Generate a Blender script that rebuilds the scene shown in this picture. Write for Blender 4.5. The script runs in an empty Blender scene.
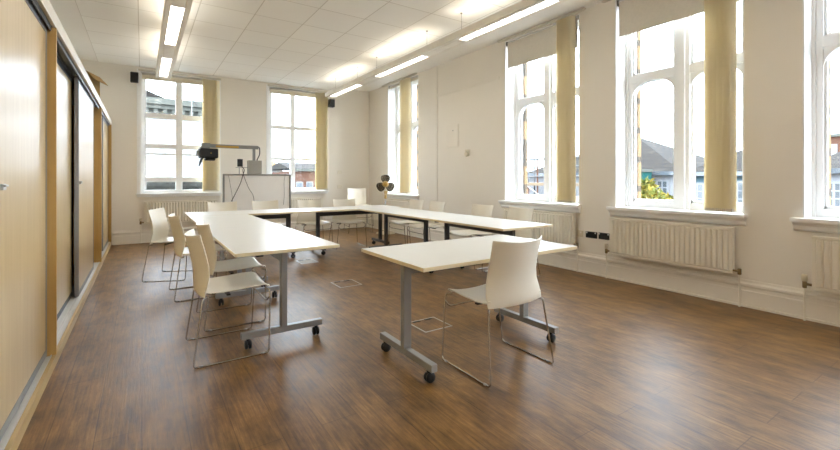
import bpy, bmesh, math, random
from mathutils import Vector, Matrix
random.seed(7)
PI = math.pi
COL = bpy.context.scene.collection

# ------------------------------------------------------------------ materials
def nodes_of(name):
    m = bpy.data.materials.new(name); m.use_nodes = True
    nt = m.node_tree
    return m, nt, nt.nodes, nt.links, nt.nodes['Principled BSDF']

def mat(name, col, rough=0.5, metal=0.0, spec=0.5, var=0.04, scale=6.0, bump=0.0, bscale=60.0):
    """plain surface: a base colour with a faint procedural mottling and optional fine bump"""
    m, nt, N, L, b = nodes_of(name)
    b.inputs['Roughness'].default_value = rough
    b.inputs['Metallic'].default_value = metal
    b.inputs['Specular IOR Level'].default_value = spec
    tc = N.new('ShaderNodeTexCoord')
    nz = N.new('ShaderNodeTexNoise'); nz.inputs['Scale'].default_value = scale
    nz.inputs['Detail'].default_value = 4
    L.new(tc.outputs['Object'], nz.inputs['Vector'])
    rp = N.new('ShaderNodeValToRGB')
    rp.color_ramp.elements[0].position = 0.3; rp.color_ramp.elements[1].position = 0.7
    rp.color_ramp.elements[0].color = (*[max(0, c * (1 - var)) for c in col], 1)
    rp.color_ramp.elements[1].color = (*[min(1, c * (1 + var)) for c in col], 1)
    L.new(nz.outputs['Fac'], rp.inputs['Fac']); L.new(rp.outputs['Color'], b.inputs['Base Color'])
    if bump:
        n2 = N.new('ShaderNodeTexNoise'); n2.inputs['Scale'].default_value = bscale; n2.inputs['Detail'].default_value = 3
        L.new(tc.outputs['Object'], n2.inputs['Vector'])
        bp = N.new('ShaderNodeBump'); bp.inputs['Strength'].default_value = bump; bp.inputs['Distance'].default_value = 0.01
        L.new(n2.outputs['Fac'], bp.inputs['Height']); L.new(bp.outputs['Normal'], b.inputs['Normal'])
    return m

def wood(name, c1, c2, rough=0.35, axis=2, scale=14.0, spec=0.5):
    """laminate with straight grain along one axis"""
    m, nt, N, L, b = nodes_of(name)
    b.inputs['Roughness'].default_value = rough; b.inputs['Specular IOR Level'].default_value = spec
    tc = N.new('ShaderNodeTexCoord'); mp = N.new('ShaderNodeMapping')
    s = [scale] * 3; s[axis] = scale * 0.06
    mp.inputs['Scale'].default_value = s
    nz = N.new('ShaderNodeTexNoise'); nz.inputs['Scale'].default_value = 1.6; nz.inputs['Detail'].default_value = 6
    rp = N.new('ShaderNodeValToRGB')
    rp.color_ramp.elements[0].position = 0.3; rp.color_ramp.elements[1].position = 0.72
    rp.color_ramp.elements[0].color = (*c1, 1); rp.color_ramp.elements[1].color = (*c2, 1)
    L.new(tc.outputs['Object'], mp.inputs['Vector']); L.new(mp.outputs['Vector'], nz.inputs['Vector'])
    L.new(nz.outputs['Fac'], rp.inputs['Fac']); L.new(rp.outputs['Color'], b.inputs['Base Color'])
    return m

def floor_mat():
    m, nt, N, L, b = nodes_of('brown plank vinyl')
    tc = N.new('ShaderNodeTexCoord')
    sp = N.new('ShaderNodeSeparateXYZ'); cb = N.new('ShaderNodeCombineXYZ')
    L.new(tc.outputs['Object'], sp.inputs[0])
    L.new(sp.outputs['Y'], cb.inputs['X']); L.new(sp.outputs['X'], cb.inputs['Y'])
    br = N.new('ShaderNodeTexBrick')
    br.offset = 0.37; br.offset_frequency = 2; br.squash = 1.0
    br.inputs['Scale'].default_value = 1.0
    br.inputs['Brick Width'].default_value = 1.25; br.inputs['Row Height'].default_value = 0.19
    br.inputs['Mortar Size'].default_value = 0.0022; br.inputs['Mortar Smooth'].default_value = 0.3
    br.inputs['Color1'].default_value = (0.40, 0.40, 0.40, 1); br.inputs['Color2'].default_value = (0.60, 0.60, 0.60, 1)
    br.inputs['Mortar'].default_value = (0.2, 0.2, 0.2, 1)
    L.new(cb.outputs[0], br.inputs['Vector'])
    def noise(sx, sy, scale, detail=6, rough=0.6):
        mp = N.new('ShaderNodeMapping'); mp.inputs['Scale'].default_value = (sx, sy, 1)
        L.new(tc.outputs['Object'], mp.inputs['Vector'])
        n = N.new('ShaderNodeTexNoise'); n.inputs['Scale'].default_value = scale
        n.inputs['Detail'].default_value = detail; n.inputs['Roughness'].default_value = rough
        L.new(mp.outputs['Vector'], n.inputs['Vector']); return n
    grain = noise(42, 2.2, 1.6, 8, 0.68)
    blot = noise(4.5, 2.0, 1.6, 6, 0.68)
    a1 = N.new('ShaderNodeMixRGB'); a1.blend_type = 'MIX'; a1.inputs['Fac'].default_value = 0.5
    L.new(grain.outputs['Fac'], a1.inputs['Color1']); L.new(blot.outputs['Fac'], a1.inputs['Color2'])
    a2 = N.new('ShaderNodeMixRGB'); a2.inputs['Fac'].default_value = 0.14
    L.new(a1.outputs[0], a2.inputs['Color1']); L.new(br.outputs['Color'], a2.inputs['Color2'])
    rp = N.new('ShaderNodeValToRGB'); cr = rp.color_ramp
    cr.elements[0].position = 0.34; cr.elements[0].color = FLOOR_C[0]
    cr.elements[1].position = 0.68; cr.elements[1].color = FLOOR_C[3]
    e = cr.elements.new(0.46); e.color = FLOOR_C[1]
    e = cr.elements.new(0.56); e.color = FLOOR_C[2]
    L.new(a2.outputs[0], rp.inputs['Fac'])
    dm = N.new('ShaderNodeMixRGB'); dm.blend_type = 'MULTIPLY'
    dm.inputs['Color2'].default_value = (0.7, 0.66, 0.64, 1)
    L.new(br.outputs['Fac'], dm.inputs['Fac']); L.new(rp.outputs[0], dm.inputs['Color1'])
    L.new(dm.outputs[0], b.inputs['Base Color'])
    rr = N.new('ShaderNodeMapRange'); rr.inputs['To Min'].default_value = 0.27; rr.inputs['To Max'].default_value = 0.50
    L.new(grain.outputs['Fac'], rr.inputs['Value']); L.new(rr.outputs[0], b.inputs['Roughness'])
    bp = N.new('ShaderNodeBump'); bp.inputs['Strength'].default_value = 0.35; bp.inputs['Distance'].default_value = 0.006
    L.new(a1.outputs[0], bp.inputs['Height']); L.new(bp.outputs['Normal'], b.inputs['Normal'])
    b.inputs['Specular IOR Level'].default_value = 0.4
    return m

def tile_mat():
    m, nt, N, L, b = nodes_of('suspended ceiling tiles')
    tc = N.new('ShaderNodeTexCoord'); mp = N.new('ShaderNodeMapping')
    mp.inputs['Location'].default_value = (0.685, -6.495 + 0.665 * 20, 0)
    br = N.new('ShaderNodeTexBrick'); br.offset = 0.0; br.squash = 1.0
    br.inputs['Scale'].default_value = 1.0
    br.inputs['Brick Width'].default_value = 0.645; br.inputs['Row Height'].default_value = 0.665
    br.inputs['Mortar Size'].default_value = 0.007; br.inputs['Mortar Smooth'].default_value = 0.2
    br.inputs['Color1'].default_value = (0.915, 0.90, 0.855, 1); br.inputs['Color2'].default_value = (0.95, 0.935, 0.89, 1)
    br.inputs['Mortar'].default_value = (0.70, 0.67, 0.61, 1)
    L.new(tc.outputs['Object'], mp.inputs['Vector']); L.new(mp.outputs['Vector'], br.inputs['Vector'])
    L.new(br.outputs['Color'], b.inputs['Base Color'])
    b.inputs['Roughness'].default_value = 0.9; b.inputs['Specular IOR Level'].default_value = 0.1
    return m

def emis(name, col, strength, crinkle=False):
    m, nt, N, L, b = nodes_of(name)
    b.inputs['Base Color'].default_value = (*col, 1)
    b.inputs['Emission Color'].default_value = (*col, 1)
    b.inputs['Emission Strength'].default_value = strength
    if crinkle:
        tc = N.new('ShaderNodeTexCoord'); mp = N.new('ShaderNodeMapping')
        mp.inputs['Scale'].default_value = (38, 16, 1)
        vo = N.new('ShaderNodeTexVoronoi'); vo.inputs['Scale'].default_value = 1.0
        mr = N.new('ShaderNodeMapRange'); mr.inputs['From Max'].default_value = 0.8
        mr.inputs['To Min'].default_value = strength * 1.5; mr.inputs['To Max'].default_value = strength * 0.4
        L.new(tc.outputs['Object'], mp.inputs['Vector']); L.new(mp.outputs['Vector'], vo.inputs['Vector'])
        L.new(vo.outputs['Distance'], mr.inputs['Value']); L.new(mr.outputs[0], b.inputs['Emission Strength'])
    return m

def glass_mat():
    m = bpy.data.materials.new('window glass'); m.use_nodes = True
    nt = m.node_tree; N = nt.nodes; L = nt.links; N.clear()
    out = N.new('ShaderNodeOutputMaterial'); mx = N.new('ShaderNodeMixShader')
    tr = N.new('ShaderNodeBsdfTransparent'); tr.inputs['Color'].default_value = (0.96, 0.975, 0.97, 1)
    gl = N.new('ShaderNodeBsdfGlossy'); gl.inputs['Roughness'].default_value = 0.02
    lw = N.new('ShaderNodeLayerWeight'); lw.inputs['Blend'].default_value = 0.5
    pw = N.new('ShaderNodeMath'); pw.operation = 'POWER'; pw.inputs[1].default_value = 5.0
    ma = N.new('ShaderNodeMath'); ma.operation = 'MULTIPLY_ADD'; ma.inputs[1].default_value = 0.9; ma.inputs[2].default_value = 0.03
    L.new(lw.outputs['Facing'], pw.inputs[0]); L.new(pw.outputs[0], ma.inputs[0])
    L.new(ma.outputs[0], mx.inputs['Fac']); L.new(tr.outputs[0], mx.inputs[1]); L.new(gl.outputs[0], mx.inputs[2])
    L.new(mx.outputs[0], out.inputs['Surface'])
    return m

def vane_mat():
    m = bpy.data.materials.new('straw yellow blind fabric'); m.use_nodes = True
    nt = m.node_tree; N = nt.nodes; L = nt.links
    b = N['Principled BSDF']; out = N['Material Output']
    tc = N.new('ShaderNodeTexCoord'); mp = N.new('ShaderNodeMapping'); mp.inputs['Scale'].default_value = (30, 30, 0.6)
    nz = N.new('ShaderNodeTexNoise'); nz.inputs['Scale'].default_value = 2.0
    rp = N.new('ShaderNodeValToRGB')
    rp.color_ramp.elements[0].color = (0.87, 0.81, 0.63, 1); rp.color_ramp.elements[1].color = (0.93, 0.88, 0.74, 1)
    L.new(tc.outputs['Object'], mp.inputs['Vector']); L.new(mp.outputs[0], nz.inputs['Vector'])
    L.new(nz.outputs['Fac'], rp.inputs['Fac']); L.new(rp.outputs[0], b.inputs['Base Color'])
    b.inputs['Roughness'].default_value = 0.8; b.inputs['Specular IOR Level'].default_value = 0.2
    tl = N.new('ShaderNodeBsdfTranslucent'); tl.inputs['Color'].default_value = (0.95, 0.88, 0.70, 1)
    mx = N.new('ShaderNodeMixShader'); mx.inputs['Fac'].default_value = 0.45
    L.new(b.outputs[0], mx.inputs[1]); L.new(tl.outputs[0], mx.inputs[2]); L.new(mx.outputs[0], out.inputs['Surface'])
    return m

def brick_mat(name, c1, c2, mort, sc=1.0):
    m, nt, N, L, b = nodes_of(name)
    tc = N.new('ShaderNodeTexCoord'); sp = N.new('ShaderNodeSeparateXYZ'); ad = N.new('ShaderNodeMath'); cb = N.new('ShaderNodeCombineXYZ')
    L.new(tc.outputs['Object'], sp.inputs[0])
    L.new(sp.outputs['X'], ad.inputs[0]); L.new(sp.outputs['Y'], ad.inputs[1])
    L.new(ad.outputs[0], cb.inputs['X']); L.new(sp.outputs['Z'], cb.inputs['Y'])
    br = N.new('ShaderNodeTexBrick'); br.inputs['Scale'].default_value = sc
    br.inputs['Brick Width'].default_value = 0.23; br.inputs['Row Height'].default_value = 0.075
    br.inputs['Mortar Size'].default_value = 0.008
    br.inputs['Color1'].default_value = (*c1, 1); br.inputs['Color2'].default_value = (*c2, 1); br.inputs['Mortar'].default_value = (*mort, 1)
    L.new(cb.outputs[0], br.inputs['Vector']); L.new(br.outputs['Color'], b.inputs['Base Color'])
    b.inputs['Roughness'].default_value = 0.9; b.inputs['Specular IOR Level'].default_value = 0.08
    return m

def leaf_mat():
    m, nt, N, L, b = nodes_of('yellow green leaves')
    g = N.new('ShaderNodeNewGeometry'); rp = N.new('ShaderNodeValToRGB'); cr = rp.color_ramp
    cr.elements[0].color = (0.045, 0.06, 0.008, 1); cr.elements[1].color = (0.20, 0.14, 0.022, 1)
    e = cr.elements.new(0.5); e.color = (0.085, 0.085, 0.016, 1)
    L.new(g.outputs['Random Per Island'], rp.inputs['Fac']); L.new(rp.outputs[0], b.inputs['Base Color'])
    b.inputs['Roughness'].default_value = 0.7; b.inputs['Specular IOR Level'].default_value = 0.1
    return m

FLOOR_C = [(0.030, 0.0135, 0.0045, 1), (0.138, 0.068, 0.020, 1), (0.25, 0.130, 0.039, 1), (0.43, 0.245, 0.088, 1)]
M = {}
M['wall'] = mat('cream wall paint', (0.865, 0.82, 0.74), 0.85, spec=0.2, var=0.015, scale=1.5, bump=0.02, bscale=60)
M['plaster'] = mat('pale ceiling plaster', (0.90, 0.875, 0.825), 0.9, spec=0.1, var=0.015, scale=1.5)
M['skirt'] = mat('cream gloss skirting paint', (0.84, 0.79, 0.70), 0.35, var=0.02)
M['white'] = mat('white gloss joinery paint', (0.90, 0.90, 0.89), 0.4, var=0.015)
M['rad'] = mat('cream radiator enamel', (0.83, 0.78, 0.67), 0.35, var=0.015)
M['floor'] = floor_mat()
M['tile'] = tile_mat()
M['glass'] = glass_mat()
M['vane'] = vane_mat()
M['roller'] = mat('beige roller blind cloth', (0.76, 0.72, 0.64), 0.85, spec=0.15, var=0.03, scale=30)
M['alu'] = mat('brushed aluminium', (0.62, 0.62, 0.62), 0.35, metal=0.9, var=0.05, scale=20)
M['track'] = mat('grey track aluminium', (0.66, 0.65, 0.62), 0.4, metal=0.35, var=0.05)
M['midalu'] = mat('mid grey door profile', (0.30, 0.31, 0.32), 0.4, metal=0.4)
M['darkalu'] = mat('dark grey door profile', (0.10, 0.115, 0.13), 0.45, metal=0.4)
M['black'] = mat('black plastic', (0.012, 0.012, 0.013), 0.45, var=0.1)
M['door'] = wood('pale maple laminate', (0.50, 0.35, 0.165), (0.58, 0.43, 0.23), 0.30, 2, spec=0.5)
M['maple'] = wood('golden maple edge board', (0.52, 0.31, 0.09), (0.60, 0.38, 0.13), 0.45, 2)
M['plinth'] = wood('maple plinth', (0.50, 0.34, 0.15), (0.58, 0.42, 0.20), 0.45, 1)
M['fascia'] = mat('off white fascia', (0.72, 0.67, 0.58), 0.5)
M['top'] = mat('ivory tabletop laminate', (0.74, 0.72, 0.66), 0.34, var=0.008)
M['edge'] = mat('cream tabletop edge band', (0.78, 0.66, 0.42), 0.45)
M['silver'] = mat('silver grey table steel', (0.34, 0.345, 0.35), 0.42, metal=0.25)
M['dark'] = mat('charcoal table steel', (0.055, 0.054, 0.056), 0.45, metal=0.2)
M['shell'] = mat('ivory chair plastic', (0.88, 0.835, 0.73), 0.38, var=0.01)
M['chrome'] = mat('chrome tube', (0.50, 0.475, 0.44), 0.2, metal=1.0, var=0.02)
M['light'] = mat('pendant light housing', (0.86, 0.82, 0.74), 0.5)
M['louver'] = emis('lit louver', (1.0, 0.97, 0.93), 2.2, True)
M['uplight'] = emis('lit tube', (1.0, 0.95, 0.86), 1.0)
M['rail'] = mat('pale headrail aluminium', (0.62, 0.58, 0.50), 0.45)
M['wire'] = mat('grey wire', (0.35, 0.33, 0.30), 0.4, metal=0.5)
M['board'] = mat('whiteboard surface', (0.90, 0.89, 0.87), 0.3, var=0.01)
M['grey'] = mat('grey metal', (0.24, 0.235, 0.22), 0.45, metal=0.2)
M['greybox'] = mat('warm grey box', (0.36, 0.34, 0.30), 0.5)
M['gold'] = mat('dull gold plastic', (0.50, 0.30, 0.05), 0.4)
M['blade'] = mat('dark brown fan plastic', (0.045, 0.034, 0.016), 0.4)
M['cream'] = mat('cream plastic', (0.72, 0.65, 0.50), 0.45)
M['card'] = mat('brown cardboard', (0.30, 0.185, 0.06), 0.85, spec=0.1, var=0.06)
M['stone'] = brick_mat('sandstone surround', (0.24, 0.155, 0.08), (0.28, 0.19, 0.105), (0.10, 0.08, 0.06), 0.2)
M['lead'] = mat('grey window edge', (0.25, 0.26, 0.28), 0.6)
M['brass'] = mat('bronze valve', (0.25, 0.18, 0.09), 0.4, metal=0.6)
M['leaf'] = leaf_mat()
M['bark'] = mat('bark', (0.07, 0.05, 0.035), 0.9, var=0.2)
M['slate'] = brick_mat('grey brown slate roof', (0.018, 0.016, 0.0145), (0.028, 0.025, 0.0225), (0.012, 0.011, 0.010), 0.35)
M['hwhite'] = mat('white render', (0.19, 0.195, 0.205), 0.9, spec=0.08)
M['hblue'] = mat('pale blue render', (0.065, 0.105, 0.125), 0.9, spec=0.08)
M['hteal'] = mat('teal render', (0.008, 0.05, 0.047), 0.9, spec=0.08)
M['hpale'] = mat('pale stone render', (0.19, 0.192, 0.19), 0.9, spec=0.08)
M['hstone'] = mat('weathered stone', (0.07, 0.073, 0.064), 0.9, spec=0.08, var=0.12)
M['redbrick'] = brick_mat('red brick', (0.07, 0.029, 0.018), (0.09, 0.04, 0.026), (0.075, 0.058, 0.045), 0.6)
M['dkglass'] = mat('dark far window', (0.06, 0.07, 0.08), 0.15)
M['coping'] = mat('mottled stone coping', (0.04, 0.042, 0.04), 0.9, spec=0.08, var=0.7, scale=12)
M['asphalt'] = mat('asphalt', (0.04, 0.04, 0.04), 0.9, spec=0.08)
M['timber'] = wood('scaffold board', (0.11, 0.075, 0.042), (0.14, 0.10, 0.06), 0.8, 1)

# ------------------------------------------------------------------ geometry helper
class MB:
    def __init__(s): s.v = []; s.f = []; s.s = []; s.m = []
    def add(s, vs, fs, smooth=False, mi=0):
        o = len(s.v); s.v += [tuple(v) for v in vs]
        for f in fs: s.f.append([o + i for i in f]); s.s.append(smooth); s.m.append(mi)
        return s
    def box(s, x0, x1, y0, y1, z0, z1, mi=0, mt=None):
        x0, x1 = sorted((x0, x1)); y0, y1 = sorted((y0, y1)); z0, z1 = sorted((z0, z1))
        vs = [(x, y, z) for z in (z0, z1) for y in (y0, y1) for x in (x0, x1)]
        if mt is not None: vs = [mt @ Vector(v) for v in vs]
        return s.add(vs, [(0, 2, 3, 1), (4, 5, 7, 6), (0, 1, 5, 4), (2, 6, 7, 3), (0, 4, 6, 2), (1, 3, 7, 5)], False, mi)
    def prism(s, poly, axis, a0, a1, mi=0, smooth=False):
        """poly: 2D points; extruded along axis ('x': poly=(y,z); 'y': poly=(x,z); 'z': poly=(x,y))"""
        def P(p, a): return {'x': (a, p[0], p[1]), 'y': (p[0], a, p[1]), 'z': (p[0], p[1], a)}[axis]
        n = len(poly)
        vs = [P(p, a0) for p in poly] + [P(p, a1) for p in poly]
        fs = [tuple(range(n))[::-1], tuple(range(n, 2 * n))] + [(i, (i + 1) % n, n + (i + 1) % n, n + i) for i in range(n)]
        return s.add(vs, fs, smooth, mi)
    def tube(s, pts, r, n=8, closed=False, mi=0):
        pts = [Vector(p) for p in pts]; k = len(pts); rings = []
        up = None
        for i, p in enumerate(pts):
            if closed: t = (pts[(i + 1) % k] - pts[i - 1])
            else: t = pts[min(i + 1, k - 1)] - pts[max(i - 1, 0)]
            t.normalize()
            if up is None:
                up = Vector((0, 0, 1)) if abs(t.z) < 0.9 else Vector((1, 0, 0))
            a = t.cross(up)
            if a.length < 1e-4: a = t.cross(Vector((0.3, 1, 0.2)))
            a.normalize(); b = a.cross(t); up = b
            rr = r[i] if isinstance(r, (list, tuple)) else r
            rings.append([p + rr * (math.cos(2 * PI * j / n) * a + math.sin(2 * PI * j / n) * b) for j in range(n)])
        vs = [v for q in rings for v in q]; fs = []
        for i in range(k if closed else k - 1):
            for j in range(n):
                i2 = (i + 1) % k; j2 = (j + 1) % n
                fs.append((i * n + j, i * n + j2, i2 * n + j2, i2 * n + j))
        s.add(vs, fs, True, mi)
        if not closed:
            s.add(rings[0], [tuple(range(n))[::-1]], False, mi); s.add(rings[-1], [tuple(range(n))], False, mi)
        return s
    def lathe(s, prof, c=(0, 0, 0), axis='z', n=20, mi=0):
        """prof: (radius, height) pairs round an axis through c"""
        vs = []
        for r, h in prof:
            for j in range(n):
                a = 2 * PI * j / n; x, y = r * math.cos(a), r * math.sin(a)
                p = {'z': (x, y, h), 'y': (x, h, y), 'x': (h, x, y)}[axis]
                vs.append((p[0] + c[0], p[1] + c[1], p[2] + c[2]))
        fs = []
        for i in range(len(prof) - 1):
            for j in range(n):
                j2 = (j + 1) % n; fs.append((i * n + j, i * n + j2, (i + 1) * n + j2, (i + 1) * n + j))
        s.add(vs, fs, True, mi)
        k = len(prof) - 1
        s.f.append([len(s.v) - len(vs) + j for j in range(n)][::-1]); s.s.append(False); s.m.append(mi)
        s.f.append([len(s.v) - n + j for j in range(n)]); s.s.append(False); s.m.append(mi)
        return s
    def build(s, name, mats, parent=None, bevel=0, loc=None):
        me = bpy.data.meshes.new(name); me.from_pydata(s.v, [], s.f)
        mats = mats if isinstance(mats, (list, tuple)) else [mats]
        for m in mats: me.materials.append(m)
        for p, sm, mi in zip(me.polygons, s.s, s.m): p.use_smooth = sm; p.material_index = mi
        bm = bmesh.new(); bm.from_mesh(me); bmesh.ops.recalc_face_normals(bm, faces=bm.faces); bm.to_mesh(me); bm.free()
        o = bpy.data.objects.new(name, me); COL.objects.link(o)
        if parent is not None: o.parent = parent
        if loc is not None: o.location = loc
        if bevel:
            b = o.modifiers.new('edges', 'BEVEL'); b.width = bevel; b.segments = 2; b.limit_method = 'ANGLE'; b.angle_limit = math.radians(40)
        return o

def tag(o, label, cat, group=None, kind=None):
    o['label'] = label; o['category'] = cat
    if group: o['group'] = group
    if kind: o['kind'] = kind
    return o
def thing(name, label, cat, loc=(0, 0, 0), rz=0.0, group=None):
    o = bpy.data.objects.new(name, None); COL.objects.link(o)
    o.empty_display_size = 0.1
    o.location = loc; o.rotation_euler = (0, 0, rz)
    return tag(o, label, cat, group)
def struct(o, label=None, cat=None):
    o['kind'] = 'structure'
    if label: o['label'] = label
    if cat: o['category'] = cat
    return o
def structure(name, label, cat, loc=(0, 0, 0), rz=0.0):
    o = bpy.data.objects.new(name, None); COL.objects.link(o); o.location = loc; o.rotation_euler = (0, 0, rz)
    return struct(o, label, cat)
def dup(root, loc, rz, label, group=None):
    r = root.copy(); COL.objects.link(r); r.location = loc; r.rotation_euler = (0, 0, rz); r['label'] = label
    if group: r['group'] = group
    for ch in list(root.children):
        c = ch.copy(); COL.objects.link(c); c.parent = r
        for g in list(ch.children):
            d = g.copy(); COL.objects.link(d); d.parent = c
    return r
def arc(cx, cy, r, a0, a1, n=6):
    return [(cx + r * math.cos(a0 + (a1 - a0) * i / n), cy + r * math.sin(a0 + (a1 - a0) * i / n)) for i in range(n + 1)]
def fillet(pts, r, n=5):
    """round the inner corners of a 3D polyline"""
    pts = [Vector(p) for p in pts]; out = [pts[0]]
    for i in range(1, len(pts) - 1):
        p = pts[i]; a = (pts[i - 1] - p); b = (pts[i + 1] - p)
        q = min(r, a.length * 0.45, b.length * 0.45)
        A = p + a.normalized() * q; B = p + b.normalized() * q
        for k in range(n + 1):
            t = k / n; out.append((1 - t) ** 2 * A + 2 * t * (1 - t) * p + t * t * B)
    out.append(pts[-1]); return out

# ------------------------------------------------------------------ room shell
XL, XR, YB, YF, ZT = -1.12, 4.94, 9.80, -4.30, 3.44
fl = MB().box(XL - 0.3, XR + 0.6, YF - 0.3, YB + 0.5, -0.25, 0).build('floor', M['floor'])
struct(fl, 'brown wood plank floor', 'floor')
struct(MB().box(-0.685, 3.87, YF, YB, ZT, ZT + 0.03).build('ceiling', M['tile']), 'suspended ceiling of pale square tiles', 'ceiling')
cp = MB().box(XL, -0.684, YF, YB, ZT + 0.006, ZT + 0.3).box(3.869, XR, YF, YB, 3.53, ZT + 0.3).box(-0.684, 3.869, YF, YB, ZT + 0.032, ZT + 0.3)
struct(cp.build('ceiling_border', M['plaster']), 'plain plaster border of the ceiling beside the tiles', 'ceiling')
struct(MB().box(XL - 0.3, XL, YF - 0.3, YB + 0.4, 0, 3.74).build('wall_left', M['wall']), 'cream wall behind the cupboards', 'wall')
struct(MB().box(XL, XR + 0.5, YF - 0.3, YF, 0, 3.74).build('wall_front', M['wall']), 'cream wall behind the camera', 'wall')

def wall_holes(axis, a0, a1, p0, p1, z0, z1, holes, mb):
    """solid wall along an axis from a0 to a1, thickness p0..p1, with rectangular holes (h0,h1,zb,zt)"""
    def B(u0, u1, zb, zt):
        if u1 - u0 < 1e-5 or zt - zb < 1e-5: return
        if axis == 'y': mb.box(p0, p1, u0, u1, zb, zt)
        else: mb.box(u0, u1, p0, p1, zb, zt)
    cur = a0
    for h0, h1, zb, zt in sorted(holes):
        B(cur, h0, z0, z1); B(h0, h1, z0, zb); B(h0, h1, zt, z1); cur = h1
    B(cur, a1, z0, z1)

ZS, ZH = 0.90, 3.50
RW = {'a': (1.64, 2.99), 'b': (3.50, 4.90), 'c': (7.46, 8.80), 'd': (-0.16, 1.205), 'e': (-2.05, -0.68), 'f': (-3.9, -2.53)}
mb = MB(); wall_holes('y', YF - 0.3, YB + 0.4, XR, XR + 0.36, 0, 3.74, [(y0, y1, ZS, ZH) for y0, y1 in RW.values()], mb)
struct(mb.build('wall_right', M['wall']), 'cream wall with tall arched windows', 'wall')
BW = {'l': (-0.03, 1.37, 0.97, 3.36), 'r': (2.40, 3.76, 0.97, 3.36)}
mb = MB(); wall_holes('x', XL, XR, YB, YB + 0.30, 0, 3.74, list(BW.values()), mb)
struct(mb.build('wall_back', M['wall']), 'cream far wall with two sash windows', 'wall')

# baseboards: tall moulded profile swept along each wall
SK = [(0, 0), (0.028, 0), (0.028, 0.155), (0.024, 0.165), (0.024, 0.195), (0.034, 0.205), (0.034, 0.225), (0.018, 0.24), (0.012, 0.262), (0, 0.262)]
b1 = MB().prism([(XR - 0.001 - d, z) for d, z in SK], 'y', YF, YB - 0.036)
b1.box(XR - 0.046, XR - 0.001, YF, YB - 0.036, 0.0, 0.022)
struct(b1.build('baseboard_right', M['skirt']), 'tall cream skirting board under the arched windows', 'baseboard')
b2 = MB().prism([(YB - 0.001 - d, z) for d, z in SK], 'x', -0.46, XR - 0.001)
b2.box(-0.46, XR - 0.05, YB - 0.046, YB - 0.001, 0, 0.022)
struct(b2.build('baseboard_back', M['skirt']), 'tall cream skirting board along the far wall', 'baseboard')
# shallow surface trunking on the right wall
t1 = MB().box(XR - 0.012, XR - 0.001, 5.02, 6.79, 2.905, 2.955).box(XR - 0.012, XR - 0.001, 6.77, 6.95, 0.30, 3.5)
struct(t1.build('trim_1', M['wall'], bevel=0.003), 'painted cable trunking across the right wall', 'trim')

# ------------------------------------------------------------------ right wall windows
def spandrel(mb, cy, cz, r, sy, x0, x1):
    """filled corner above a rounded arch end: corner at (cy,cz), quarter circle radius r; sy=+1: corner at high y"""
    c = (cy - sy * r, cz - r)
    q = [(c[0] + sy * r * math.cos(t * PI / 16), c[1] + r * math.sin(t * PI / 16)) for t in range(9)]
    mb.prism([(cy, cz)] + q[::-1], 'x', x0, x1)

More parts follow.
